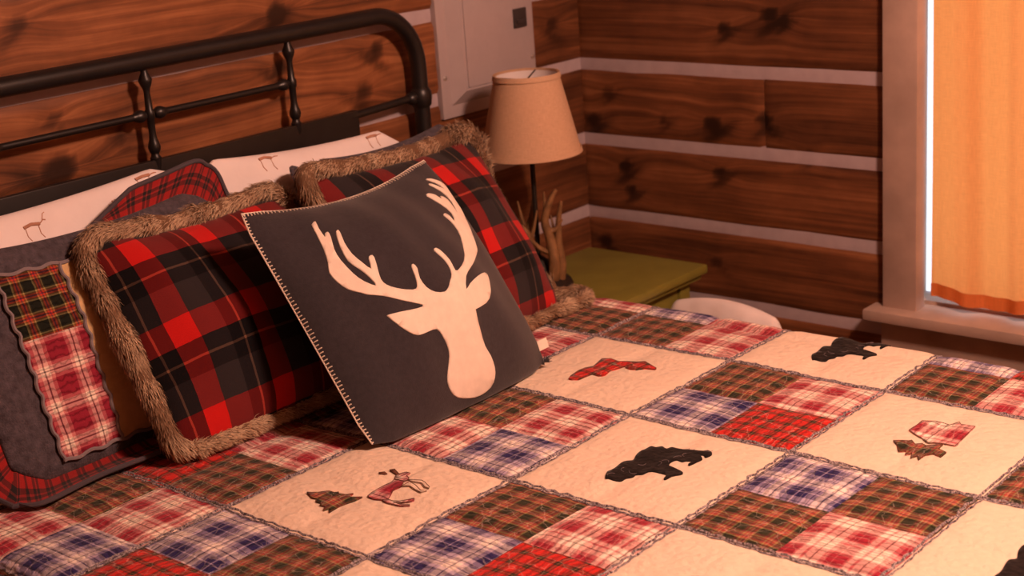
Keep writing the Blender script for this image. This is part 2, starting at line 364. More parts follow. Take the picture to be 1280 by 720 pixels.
MB().box((XR-.062, WY0-.13, WZ0-.022), (XR+.12, WY1+.112, WZ0+.004), .006).build('sill', M['trimwood'], WIN)
MB().box((XR-.024, WY0-.09, WZ0-.125), (XR+.01, WY1+.085, WZ0-.022), .004).build('apron', M['trimwood'], WIN)

# curtain
def curtain():
    y0, y1 = .0505, -.77; z0, z1 = WZ0+.026, WZ1-.06; ny, nz = 150, 60
    root = thing('curtain', (XR, -.36, z0), 'orange linen curtain hanging in the window, lit from behind', 'curtain')
    def P(i, j, ny, off=0):
        y = y0+(y1-y0)*i; t = j
        ph = (y0-y)/.135*2*math.pi
        x = XR+.016+.0105*math.sin(ph+.6*math.sin(3*t)+.9)*(1.1-.3*t)+.004*math.sin(ph*2.3+1+2*t)+off
        z = z0+(z1-z0)*t+(.006*math.sin((y0-y)*26+.8)-.002+.004*math.exp(-((y0-y)/.012)**2)*0)*(1-t)
        return (x, y, z)
    def cloth(name, t0, t1, nz, mat, off):
        V = [P(i/ny, t0+(t1-t0)*j/nz, ny, off) for i in range(ny+1) for j in range(nz+1)]
        UV = [(i/ny*.81, (t0+(t1-t0)*j/nz)*1.05) for i in range(ny+1) for j in range(nz+1)]
        F = [(i*(nz+1)+j, i*(nz+1)+j+1, (i+1)*(nz+1)+j+1, (i+1)*(nz+1)+j) for i in range(ny) for j in range(nz)]
        return mesh(name, V, F, mat, root, uv=UV)
    cloth('panel', 0, 1, nz, M['curtain'], 0); cloth('hem', 0, .030, 4, M['hem'], -.0022)
    MB().tube([(XR+.016, WY1, z1+.012), (XR+.016, WY0, z1+.012)], .006, 8).build('rod', M['black'], root)
curtain()

# ------------------------------------------------------------------ electrical panel on the wall behind the bed
def panel():
    x0, x1, z0, z1 = 1.243, 1.580, .943, 1.50; f = YB
    r = thing('electrical_panel', ((x0+x1)/2, f, z0), 'grey metal breaker panel with raised door screwed to the log wall', 'breaker panel')
    MB().box((x0, f-.010, z0), (x1, f+.015, z1), .003).build('flange', M['panel'], r)
    a0, a1, b0, b1 = x0+.030, x1-.030, z0+.028, z1-.03; w = .026
    V = [(a0, f-.010, b0), (a1, f-.010, b0), (a1, f-.010, b1), (a0, f-.010, b1), (a0+w, f-.034, b0+w*1.2), (a1-w, f-.034, b0+w*1.2), (a1-w, f-.034, b1-w), (a0+w, f-.034, b1-w)]
    mesh('raised_frame', V, [(0, 1, 5, 4), (1, 2, 6, 5), (2, 3, 7, 6), (3, 0, 4, 7), (4, 5, 6, 7)], M['panel'], r, False)
    d = MB().box((a0+w+.008, f-.037, b0+w*1.2+.006), (a1-w-.006, f-.033, b1-w-.008), .0015).build('door', M['panel'], r)
    MB().box((1.475, f-.042, 1.120), (1.520, f-.036, 1.165), .002).box((1.483, f-.045, 1.129), (1.512, f-.041, 1.140), .001).build('latch', M['latch'], d)
    for x, z in ((x0+.014, 1.037), (x1-.012, 1.040), (x0+.014, 1.42), (x1-.012, 1.42)):
        MB().lathe((x, f-.010, z), [(.0058, 0), (.0055, .002), (.003, .0035), (0, .004)], 12, Vector((0, -1, 0))).build('screw', M['screw'], r)
panel()

# ------------------------------------------------------------------ bed
BX0, BX1 = -.2938, 1.1444
def bed():
    r = thing('bed', (.404, 0, 0), 'black iron bed with arched tube headboard and turned spindles', 'bed')
    yh = .9492
    arc = lambda cx, cz, a0, a1, rad=.122: [(cx+rad*math.cos(math.radians(a0+(a1-a0)*k/12)), yh, cz+rad*math.sin(math.radians(a0+(a1-a0)*k/12))) for k in range(13)]
    zt = 1.2080
    path = [(BX0, yh, 0.0), (BX0, yh, .6), (BX0, yh, zt-.125)]+arc(BX0+.122, zt-.122, 180, 90)+[(.2, yh, zt), (.6, yh, zt)]+arc(BX1-.122, zt-.122, 90, 0)+[(BX1, yh, zt-.125), (BX1, yh, .6), (BX1, yh, 0.0)]
    MB().tube(path, .0178, 18).build('headboard_frame', M['black'], r)
    spx = (.0739, .4253, .7768); zp = 1.0231
    bulb = lambda z, s=.82: [(.009, z-.018*s), (.0155*s, z-.012*s), (.0175*s, z-.003*s), (.0145*s, z+.007*s), (.0095, z+.014*s)]
    for x in spx:
        prof = [(.010, zp-.02)]+[(.013, zp+.003), (.010, zp+.006)]+bulb(zp+.026)+[(.0078, zp+.048)]
        prof += [(.0085, 1.098), (.0115, 1.102), (.0115, 1.114), (.0085, 1.118), (.0068, 1.150)]+[(.009, 1.158), (.0120, 1.163), (.0150, 1.170), (.0150, 1.174), (.008, 1.186), (.007, 1.194), (.007, zt-.005)]
        MB().lathe((x, yh, 0), [(q*.85, h) for q, h in prof], 16).build('spindle', M['black'], r)
    def knob(x, s): return [(.0065, 0), (.009, .003), (.0118, .009), (.0120, .015), (.0098, .021), (.0072, .026), (.0066, .030)]
    zc = 1.1082; ends = [BX0+.0]+list(spx)+[BX1]
    for k in range(1, 3):
        a, b = ends[k]+.010, ends[k+1]-.010
        m = MB().tube([(a, yh, zc), (b, yh, zc)], .0066, 10)
        m.lathe((a, yh, zc), knob(0, 1), 14, Vector((1, 0, 0))); m.lathe((b, yh, zc), knob(0, 1), 14, Vector((-1, 0, 0)))
        m.build('crossbar', M['black'], r)
    px0, px1 = .4253-.5197, .945
    MB().box((px0, yh-.008, .66), (px1, yh+.008, zp), .003).build('headboard_panel', M['black'], r)
    for a, b in ((px1-.02, BX1-.01), (px0+.02, BX0+.01)):
        sg = 1 if b > a else -1
        m = MB().tube([(a, yh, zp-.012), (b, yh, zp-.004)], .0085, 10)
        m.lathe((b-sg*.032, yh, zp-.006), [(.009, 0), (.013, .004), (.015, .012), (.013, .02), (.009, .025)], 14, Vector((sg, 0, 0)))
        m.lathe((BX1 if sg > 0 else BX0, yh, zp-.030), [(.0178, 0), (.0225, .006), (.0245, .022), (.0235, .036), (.0178, .044)], 18)
        m.build('corner_bar', M['black'], r)
    for x in (BX0+.03, BX1-.06): MB().box((x, -.96, .20), (x+.03, .90, .27), .004).build('side_rail', M['black'], r)
    MB().box((BX0+.03, -.98, .20), (BX1-.03, -.955, .27), .004).build('foot_rail', M['black'], r)
    for x in (BX0+.075, BX1-.075): MB().lathe((x, -.94, 0), [(.02, 0), (.024, .01), (.02, .03), (.018, .20)], 14).build('leg', M['black'], r)
bed()
tag(MB().box((BX0+.035, -.95, .272), (BX1-.06, .89, .43), .02).build('box_spring', M['mattress']), 'pale box spring under the mattress on the iron bed', 'box spring')
tag(MB().box((BX0+.035, -.95, .43), (BX1-.06, .89, .622), .035).build('mattress', M['mattress']), 'pale mattress under the patchwork quilt', 'mattress')

# ------------------------------------------------------------------ quilt
S = .30
QX0, QX1, QY0, QR = -.262, 1.082, -.955, .048
def qbend(d):                 # d beyond the mattress edge -> (outward, drop)
    if d <= 0: return d, 0
    a = d/QR
    if a < math.pi/2: return QR*math.sin(a), QR*(1-math.cos(a))
    return QR+.02*math.sin(min((d-QR*1.57)*6, 1.5)), QR+(d-QR*math.pi/2)
def qsurf(u, v, off=0.0):
    x, y, z = u, v, ZQ
    if u > QX1: o, dr = qbend(u-QX1); x = QX1+o; z -= dr
    elif u < QX0: o, dr = qbend(QX0-u); x = QX0-o; z -= dr
    if v < QY0: o, dr = qbend(QY0-v); y = QY0-o; z -= dr
    # soft pad and puckers
    h = S/2
    du = abs(u/h-round(u/h))*h; dv = abs(v/h-round(v/h))*h
    puf = .0040*(1-math.exp(-(min(du, dv)/.016)**2))-.002
    puf += .0028*mnoise.noise(Vector((u*6, v*6, 1.3)))+.0014*mnoise.noise(Vector((u*26, v*26, 4.7)))
    t = puf+off
    ax = min(max((u-QX1)/QR, 0), math.pi/2)-min(max((QX0-u)/QR, 0), math.pi/2); ay = -min(max((QY0-v)/QR, 0), math.pi/2)
    nv = Vector((math.sin(ax), math.sin(ay), max(0.0, math.cos(ax)*math.cos(ay))+1e-3)).normalized()
    return (x+nv.x*t, y+nv.y*t, z+nv.z*t)
quilt = thing('quilt', (.404, 0, ZQ-.02), 'cabin patchwork quilt of cream animal blocks and plaid squares covering the bed', 'quilt')
def qpatch(name, u0, u1, v0, v1, mat, n, off=0.0, ph=(0, 0), rot=False, par=None):
    V, UV = [], []
    for i in range(n+1):
        for j in range(n+1):
            u, v = u0+(u1-u0)*i/n, v0+(v1-v0)*j/n; V.append(qsurf(u, v, off)); p = (u-u0+ph[0], v-v0+ph[1]); UV.append(p[::-1] if rot else p)
    F = [(i*(n+1)+j, (i+1)*(n+1)+j, (i+1)*(n+1)+j+1, i*(n+1)+j+1) for i in range(n) for j in range(n)]
    return mesh(name, V, F, mat, par or quilt, uv=UV)
def qseam(p, q):
    V, F, UV = [], [], []; L = math.dist(p, q); n = int(L/.0045); d = ((q[0]-p[0])/L, (q[1]-p[1])/L); nn = (-d[1], d[0]); sd = R.random()*50
    for side in (-1, 1):
        b = len(V)
        for i in range(n+1):
            s = L*i/n; w = mnoise.noise(Vector((s*70, side*3+sd, 0))); w2 = mnoise.noise(Vector((s*130, side*5+sd, 7)))
            c = side*.0036+.0012*math.sin(s*2*math.pi/.026+sd+side)+.0022*w
            for k, (e, hgt) in enumerate(((-.0018-.0008*w2, .0003), (-.0002, .0028+.0016*w2), (.0020+.0014*w, .0006+.0012*abs(w2)))):
                o = c+e*side; V.append(qsurf(p[0]+d[0]*s+nn[0]*o, p[1]+d[1]*s+nn[1]*o, hgt)); UV.append((s+sd, o+side*.05))
        fs = [(b+i*3+k, b+(i+1)*3+k, b+(i+1)*3+k+1, b+i*3+k+1) for i in range(n) for k in range(2)]
        F += fs
    mesh('frayed_seam', V, F, M['fray'], quilt, uv=UV)
# backing sheet under the blocks
nb = 40; VB = [qsurf(-.72+2.24*i/nb, -1.2+1.97*j/nb, -.010) for i in range(nb+1) for j in range(nb+1)]
mesh('backing', VB, [(i*(nb+1)+j, (i+1)*(nb+1)+j, (i+1)*(nb+1)+j+1, i*(nb+1)+j+1) for i in range(nb) for j in range(nb)], M['mattress'], quilt)
# (block i, block j) -> plaids of (low i low j, high i low j, low i high j, high i high j); j runs from pillows to foot
PT = {(2, 0): 'n g r w', (1, 1): 'g n w g', (1, -1): 'w g n w', (0, 0): 'n g r w', (3, -1): 'g n w w', (3, 1): 'g n w r', (-1, -1): 'r n w g', (2, 2): 'g w n g', (0, 2): 'w g n r'}
KEY = {'n': 'p_navy', 'g': 'p_green', 'r': 'p_red', 'w': 'p_redwhite'}
for i in range(-2, 5):
    for j in range(-1, 3):
        u0, v1 = i*S, -j*S; v0 = v1-S
        if (i+j) % 2: qpatch('cream_block', u0, u0+S, v0, v1, M['cream_cloth'], 34, ph=(R.random(), R.random()))
        else:
            k = PT.get((i, j), 'n g r w' if (i % 2) else 'g n w g').split()
            for q in range(4):
                a, b = q % 2, q//2
                qpatch('plaid_patch', u0+a*S/2, u0+(a+1)*S/2, v1-(b+1)*S/2, v1-b*S/2, M[KEY[k[q]]], 18, ph=(R.random(), R.random()), rot=R.random() < .5)
        qseam((u0, v0), (u0+S, v0)); qseam((u0, v0), (u0, v1))
        if j == -1: qseam((u0, v1), (u0+S, v1))
BT = ['gwnwgwnggwgwrw', 'wgwgrwgwwngngw', 'ngwrgwngwgrwgn']
for a in range(14):
    u0 = -.6+a*S/2
    for b in range(3):
        qpatch('plaid_patch', u0, u0+S/2, .30+b*S/2, .30+(b+1)*S/2, M[KEY[BT[b][a]]], 14, ph=(R.random(), R.random()), rot=R.random() < .5)
    if a % 2 == 0: qseam((u0, .30), (u0, .60))
for i in range(-2, 5): qseam((i*S, .60), (i*S+S, .60))

def tess(poly, cuts):
    # polygon in a 2D chart -> triangles cut fine enough to follow a curved surface
    bm = bmesh.new(); vs_ = [bm.verts.new((x, y, 0)) for x, y in poly]; bm.faces.new(vs_); bmesh.ops.triangulate(bm, faces=bm.faces[:], ngon_method='EAR_CLIP')
    xs = [p[0] for p in poly]; ys = [p[1] for p in poly]
    for ax, lo, hi in ((0, min(xs), max(xs)), (1, min(ys), max(ys))):
        k = math.ceil(lo/cuts)
        while k*cuts < hi:
            co = Vector((k*cuts, 0, 0)) if ax == 0 else Vector((0, k*cuts, 0)); no = Vector((1, 0, 0)) if ax == 0 else Vector((0, 1, 0))
            bmesh.ops.bisect_plane(bm, geom=bm.verts[:]+bm.edges[:]+bm.faces[:], plane_co=co, plane_no=no); k += 1
    bmesh.ops.triangulate(bm, faces=bm.faces[:]); bmesh.ops.recalc_face_normals(bm, faces=bm.faces[:]); bm.verts.index_update()
    if sum(f.normal.z for f in bm.faces) < 0: bmesh.ops.reverse_faces(bm, faces=bm.faces[:])
    V = [(v.co.x, v.co.y) for v in bm.verts]; F = [[v.index for v in f.verts] for f in bm.faces]
    B = [(e.verts[0].index, e.verts[1].index) for e in bm.edges if len(e.link_faces) == 1]; bm.free(); return V, F, B
def applique(name, poly, fn, mat, parent, cuts, th, uvs=1.0):
    P, F, B = tess(poly, cuts); n = len(P)
    V = [fn(a, b, th) for a, b in P]+[fn(a, b, -th) for a, b in P]
    F = F+[(a, b, b+n, a+n) for a, b in B]
    return mesh(name, V, F, mat, parent, True, uv=[(a*uvs, b*uvs) for a, b in P]*2)
MOT = {'bear': [(0.3687, -0.1252), (0.3872, -0.114), (0.3961, -0.1147), (0.407, -0.1149), (0.4285, -0.1111), (0.4431, -0.1097), (0.4508, -0.1153), (0.464, -0.1113), (0.4773, -0.111), (0.4852, -0.1129), (0.5004, -0.1133), (0.5024, -0.1212), (0.5113, -0.1262), (0.5101, -0.1355), (0.5208, -0.1383), (0.5233, -0.1515), (0.5221, -0.167), (0.5206, -0.1772), (0.5252, -0.1923), (0.5323, -0.1966), (0.528, -0.2066), (0.52, -0.2101), (0.5088, -0.2077), (0.5133, -0.202), (0.5106, -0.1975), (0.5018, -0.207), (0.4906, -0.2064), (0.479, -0.2053), (0.472, -0.2029), (0.4756, -0.1995), (0.4859, -0.1988), (0.4828, -0.1901), (0.4776, -0.1864), (0.478, -0.1771), (0.4711, -0.1728), (0.4605, -0.1747), (0.4583, -0.1853), (0.4511, -0.2064), (0.4382, -0.2081), (0.4249, -0.2049), (0.4107, -0.2041), (0.4111, -0.2), (0.4236, -0.196), (0.4244, -0.182), (0.4241, -0.1641), (0.4136, -0.1608), (0.4096, -0.1509), (0.4009, -0.1518), (0.3908, -0.1463), (0.3784, -0.1464), (0.3724, -0.1381), (0.3706, -0.1284)],
       'fish': [(0.6716, 0.1848), (0.6867, 0.1918), (0.7159, 0.1973), (0.7354, 0.1976), (0.7515, 0.1925), (0.7856, 0.1985), (0.7926, 0.1837), (0.7909, 0.165), (0.8025, 0.1538), (0.8037, 0.135), (0.8114, 0.1211), (0.7929, 0.0838), (0.7873, 0.0822), (0.7833, 0.1009), (0.7709, 0.1112), (0.767, 0.1229), (0.7705, 0.1352), (0.781, 0.1282), (0.7913, 0.1334), (0.7779, 0.1455), (0.7627, 0.149), (0.7477, 0.1524), (0.7275, 0.147), (0.7181, 0.1545), (0.7159, 0.1675), (0.6993, 0.1695), (0.6803, 0.1694), (0.6727, 0.1783)],
       'tree2': [(0.7092, -0.413), (0.7156, -0.4237), (0.7206, -0.4321), (0.7262, -0.4347), (0.7194, -0.4435), (0.7282, -0.45), (0.72, -0.4612), (0.7226, -0.4688), (0.7339, -0.4812), (0.7138, -0.4837), (0.7082, -0.4986), (0.6892, -0.4989), (0.6947, -0.4841), (0.6852, -0.4764), (0.6656, -0.4755), (0.6795, -0.4668), (0.6694, -0.4612), (0.6866, -0.4545), (0.6779, -0.4481), (0.6899, -0.4438), (0.6804, -0.4361), (0.6984, -0.4251)],
       'bush': [(0.7618, -0.4122), (0.7844, -0.415), (0.8026, -0.4135), (0.8144, -0.43), (0.8186, -0.4408), (0.8171, -0.4526), (0.8329, -0.4616), (0.8213, -0.4688), (0.8215, -0.4921), (0.7995, -0.4932), (0.7754, -0.4954), (0.743, -0.4963), (0.7409, -0.4796), (0.7343, -0.4685), (0.7332, -0.4583), (0.7477, -0.4404), (0.7546, -0.4261)],
       'tree1': [(0.0951, 0.2253), (0.0986, 0.2174), (0.1051, 0.2105), (0.1107, 0.2072), (0.1177, 0.2008), (0.118, 0.1895), (0.1228, 0.1854), (0.1179, 0.1826), (0.1234, 0.1701), (0.1325, 0.1647), (0.1212, 0.1631), (0.1349, 0.148), (0.1201, 0.1507), (0.1077, 0.1535), (0.094, 0.1548), (0.072, 0.1528), (0.08, 0.1602), (0.0698, 0.1629), (0.0791, 0.1684), (0.0762, 0.1766), (0.0826, 0.1801), (0.0809, 0.1898), (0.0882, 0.1955), (0.0856, 0.2031), (0.0891, 0.2116)],
       'moose': [(0.1418, 0.1438), (0.1539, 0.1471), (0.1688, 0.1487), (0.182, 0.1485), (0.1923, 0.1463), (0.2041, 0.1501), (0.2068, 0.1472), (0.2047, 0.1394), (0.2024, 0.1283), (0.2081, 0.1205), (0.2021, 0.1179), (0.1904, 0.1187), (0.1832, 0.1195), (0.1725, 0.1211), (0.1601, 0.1142), (0.1499, 0.1096), (0.1439, 0.1158), (0.1376, 0.126), (0.1377, 0.1363)],
       'moosehead': [(0.2046, 0.1507), (0.2159, 0.1585), (0.2252, 0.1585), (0.2349, 0.1555), (0.2363, 0.1478), (0.2254, 0.1451), (0.2167, 0.131), (0.2091, 0.1248), (0.2019, 0.1277), (0.2038, 0.1386)],
       'mooseear': [(0.2217, 0.1772), (0.2287, 0.1734), (0.2243, 0.1622), (0.2237, 0.1571), (0.2195, 0.1563), (0.219, 0.1649)],
       'moosemuzzle': [(0.2064, 0.1856), (0.2135, 0.18), (0.211, 0.1718), (0.2069, 0.1734), (0.2034, 0.1814)],
       'moosehind': [(0.1447, 0.1166), (0.1504, 0.1102), (0.1492, 0.1002), (0.1533, 0.0888), (0.1666, 0.0714), (0.1639, 0.0688), (0.1584, 0.0722), (0.1501, 0.0857), (0.1466, 0.0954), (0.1458, 0.0815), (0.1516, 0.0666), (0.1495, 0.0646), (0.1411, 0.0768), (0.1388, 0.0963), (0.1399, 0.1084)],
       'moosefore': [(0.201, 0.1269), (0.2063, 0.122), (0.2014, 0.1029), (0.1923, 0.0832), (0.1956, 0.0743), (0.1931, 0.072), (0.1863, 0.0774), (0.1895, 0.0914), (0.1944, 0.1071), (0.1876, 0.1182)],
       'mooseleg': [(0.21, 0.1256), (0.2184, 0.1059), (0.2167, 0.0977), (0.2078, 0.0795), (0.2041, 0.077), (0.204, 0.0856), (0.2113, 0.0992), (0.2062, 0.1185)]}
def smooth_poly(p, n=3): return [(q.x, q.y) for q in crom([(x, y, 0) for x, y in p], n, True)]
def motif(key, name, mat, du=0, dv=0, sm=3):
    p = MOT[key]; p = smooth_poly(p, sm) if sm > 1 else p
    return applique(name, [(x+du, y+dv) for x, y in p], qsurf, mat, quilt, .02, .0022)
for (a, b) in ((0, 0), (2, 0), (0, 2), (-2, 0)): motif('bear', 'bear_applique', M['bearblack'], a*S, -b*S)
for (a, b) in ((0, 0), (-2, 2)): motif('fish', 'fish_applique', M['p_red'], a*S, -b*S, sm=1)
M['outline'] = plain('brown_stitching', (.13, .05, .03), .9, bump=0)
motif('tree2', 'tree_applique', M['p_green'], sm=1); motif('bush', 'animal_applique', M['p_redwhite'], sm=1)
motif('tree1', 'tree_applique', M['p_green'], sm=1); 
for key in ('moose', 'moosehead', 'mooseear', 'moosemuzzle', 'moosehind', 'moosefore', 'mooseleg'): motif(key, 'moose_applique', M['p_sredwhite'] if key in ('moose', 'moosehead', 'moosehind') else M['cream_cloth'] if key in ('mooseleg', 'moosefore') else M['outline'], sm=1)
# stitched outlines of the appliques
for key in ('tree2', 'bush', 'tree1', 'moose', 'moosehead', 'mooseear', 'moosehind', 'moosefore', 'mooseleg', 'fish'):
    pts = [qsurf(x, y, .0024) for x, y in MOT[key]]
    MB().tube(pts, .0006, 4, closed=True).build('applique_stitching', M['outline'], quilt)
# quilting loops on the black bears
for (a, b) in ((0, 0), (2, 0)):
    m = MB(); cx, cy = a*S, -b*S
    for q in range(10):
        t = (q+.5)/10; p = MOT['bear']; x0 = p[0][0]+(p[20][0]-p[0][0])*t; y0 = p[0][1]+(p[20][1]-p[0][1])*t
        mid = [(x0+.012+R.uniform(-.01, .01), y0+R.uniform(0, .02))]
        pts = [(mid[0][0]+.007*math.cos(w+q), mid[0][1]+.007*math.sin(w+q)) for w in (0, .6, 1.2, 1.8, 2.4)]
        m.tube([qsurf(x+cx, y+cy, .0028) for x, y in pts], .00035, 4)
    m.build('quilting_thread', M['fray'], quilt)

# ------------------------------------------------------------------ pillows
def pil_axes(base,yaw,lean):
    y,l=math.radians(yaw),math.radians(lean)
    e1=(math.cos(y),math.sin(y),0.0); bk=(-math.sin(y),math.cos(y),0.0)
    e2=(bk[0]*math.sin(l),bk[1]*math.sin(l),math.cos(l))
    n=(e1[1]*e2[2]-e1[2]*e2[1],e1[2]*e2[0]-e1[0]*e2[2],e1[0]*e2[1]-e1[1]*e2[0])
    return e1,e2,n
class Pil:
    # corners: in-plane (u,v) of BL,BR,TR,TL ; sag: inward bow of bottom,right,top,left edges
    def __init__(s,base,yaw,lean,corners,sag,hf,hb,ex=.6,wr=.004,seed=0,rc=.0):
        s.base=base; s.e1,s.e2,s.n=pil_axes(base,yaw,lean); s.c=corners; s.sag=sag; s.hf=hf; s.hb=hb; s.ex=ex; s.wr=wr; s.seed=seed; s.rc=rc
    def uv(s,a,b):
        c=s.c; w=((1-a)*(1-b),a*(1-b),a*b,(1-a)*b)
        u=sum(w[k]*c[k][0] for k in range(4)); v=sum(w[k]*c[k][1] for k in range(4))
        fa=4*a*(1-a); fb=4*b*(1-b); g=s.sag
        v+=g[0]*fa*(1-b)**2-g[2]*fa*b*b
        u+=g[3]*fb*(1-a)**2-g[1]*fb*a*a
        if s.rc:
            k=max(0.0,1-min(a,1-a)/.10)*max(0.0,1-min(b,1-b)/.10)
            if k>0: u+=s.rc*k*(1 if a<.5 else -1); v+=s.rc*k*(1 if b<.5 else -1)
        return u,v
    def h(s,a,b):
        p=max(0.0,(1-(2*a-1)**2)*(1-(2*b-1)**2)); return p**s.ex
    def at(s,a,b,side=1,off=0.0):
        u,v=s.uv(a,b); p=s.h(a,b); k=s.seed
        w=s.wr*p**.4*(math.sin(9*a+5*b+k)+.6*math.sin(14*b-7*a+2*k)+.5*math.sin(23*a+11*b*a+k))
        d=(s.hf*p+w+off) if side>0 else -(s.hb*p+off)
        return tuple(s.base[i]+u*s.e1[i]+v*s.e2[i]+d*s.n[i] for i in range(3))

ZB = ZQ+.006
def clampz(p): return (p[0], p[1], max(p[2], ZB))
def cosg(n): return [.5-.5*math.cos(math.pi*k/n) for k in range(n+1)]
def pillow_body(name, P, mat, parent, n=44, uvo=(0, 0)):
    g = cosg(n); V, UV = [], []; idx = {}; F = []
    for side in (1, -1):
        for i, a in enumerate(g):
            for j, b in enumerate(g):
                edge = i in (0, n) or j in (0, n)
                if side < 0 and edge: idx[(side, i, j)] = idx[(1, i, j)]; continue
                idx[(side, i, j)] = len(V); V.append(clampz(P.at(a, b, side))); u, v = P.uv(a, b); UV.append((u+uvo[0], v+uvo[1]))
        for i in range(n):
            for j in range(n):
                f = (idx[(side, i, j)], idx[(side, i+1, j)], idx[(side, i+1, j+1)], idx[(side, i, j+1)]); F.append(f if side > 0 else f[::-1])
    return mesh(name, V, F, mat, parent, uv=UV)
def outline(P, n=40, off=0.0):
    pts = [P.at(k/n, 0) for k in range(n)]+[P.at(1, k/n) for k in range(n)]+[P.at(1-k/n, 1) for k in range(n)]+[P.at(0, 1-k/n) for k in range(n)]
    return pts
def fur_trim(name, path, rad, count, parent, seed, closed=False, tone=1.0, ln=.017):
    rg = np.random.default_rng(seed); P = np.array([tuple(p) for p in path]); m = len(P)
    T = (np.roll(P, -1, 0)-np.roll(P, 1, 0)) if closed else np.gradient(P, axis=0); T /= np.linalg.norm(T, axis=1)[:, None]
    rads = np.array([rad*(1+.34*mnoise.noise(Vector((p[0]*22, p[1]*22, p[2]*22+seed)))) for p in P])*np.where(P[:, 2] < ZB+.022, .66, 1.0); mb = MB().tube([tuple(p) for p in path], rads.tolist(), 9, closed=closed); V = np.array(mb.v); F = list(mb.f)
    C0 = np.array([.15, .082, .045])*tone; col_ = [np.tile(C0, (len(V), 1))]
    k = rg.uniform(0, m-1.001, count); i = k.astype(int); f = (k-i)[:, None]; c = P[i]*(1-f)+P[(i+1) % m]*f; t = T[i]
    up = np.tile(np.array([0, 0, 1.0]), (count, 1)); a = np.cross(t, up); a /= np.linalg.norm(a, axis=1)[:, None]+1e-9; b = np.cross(a, t)
    th = rg.uniform(0, 2*math.pi, count)[:, None]; er = a*np.cos(th)+b*np.sin(th)
    cl = np.array([mnoise.noise(Vector((q[0]*38, q[1]*38, q[2]*38))) for q in c]); cl2 = np.array([mnoise.noise(Vector((q[0]*38+9, q[1]*38, q[2]*38+5))) for q in c]); cl3 = np.array([mnoise.noise(Vector((q[0]*16, q[1]*16+4, q[2]*16))) for q in c])
    d = er*(.42+.25*cl2[:, None])+t*(.85+.7*cl[:, None])+b*(.45*cl2[:, None])+rg.normal(0, .17, (count, 3)); d[:, 2] -= .30
    d /= np.linalg.norm(d, axis=1)[:, None]
    L = (ln*rg.uniform(.55, 1.25, count)*(1+.35*cl2))[:, None]
    s0 = c+er*(rads[i]*.93)[:, None]; s1 = s0+d*L*.55; d2 = d+er*-.25; d2[:, 2] -= .3; d2 /= np.linalg.norm(d2, axis=1)[:, None]; s2 = s1+d2*L*.5
    for q in (s1, s2): q[:, 2] = np.maximum(q[:, 2], ZB)
    wv = np.cross(d, er+rg.normal(0, .3, (count, 3))); wv /= np.linalg.norm(wv, axis=1)[:, None]+1e-9; wv *= .0007
    SV = np.stack([s0-wv, s0+wv, s1-wv*.8, s1+wv*.8, s2], 1).reshape(-1, 3); n0 = len(V)
    base = np.array([.26, .150, .085])*tone; tip = np.array([.74, .55, .37])*tone
    mixv = np.clip(.34+.80*cl3+.55*cl2+np.where(np.abs(t[:, 0]) > .7, .34, -.08)+rg.normal(0, .15, count), 0, 1)[:, None]
    cr = np.array([.10, .052, .028])*tone*(1-mixv)+base*mixv; cm = base*(1-mixv)*.8+tip*mixv*.8; ct = base*(1-mixv)+tip*mixv
    col_.append(np.stack([cr, cr, cm, cm, ct], 1).reshape(-1, 3))
    ids = n0+np.arange(count)*5
    F += [(int(q), int(q+1), int(q+3), int(q+2)) for q in ids]+[(int(q+2), int(q+3), int(q+4)) for q in ids]
    VV = np.concatenate([V, SV]); CC = np.concatenate(col_); CC = np.concatenate([CC, np.ones((len(CC), 1))], 1)
    return mesh(name, VV.tolist(), F, M['fur'], parent, uv=None, attrs={'fcol': CC}, kind='stuff')

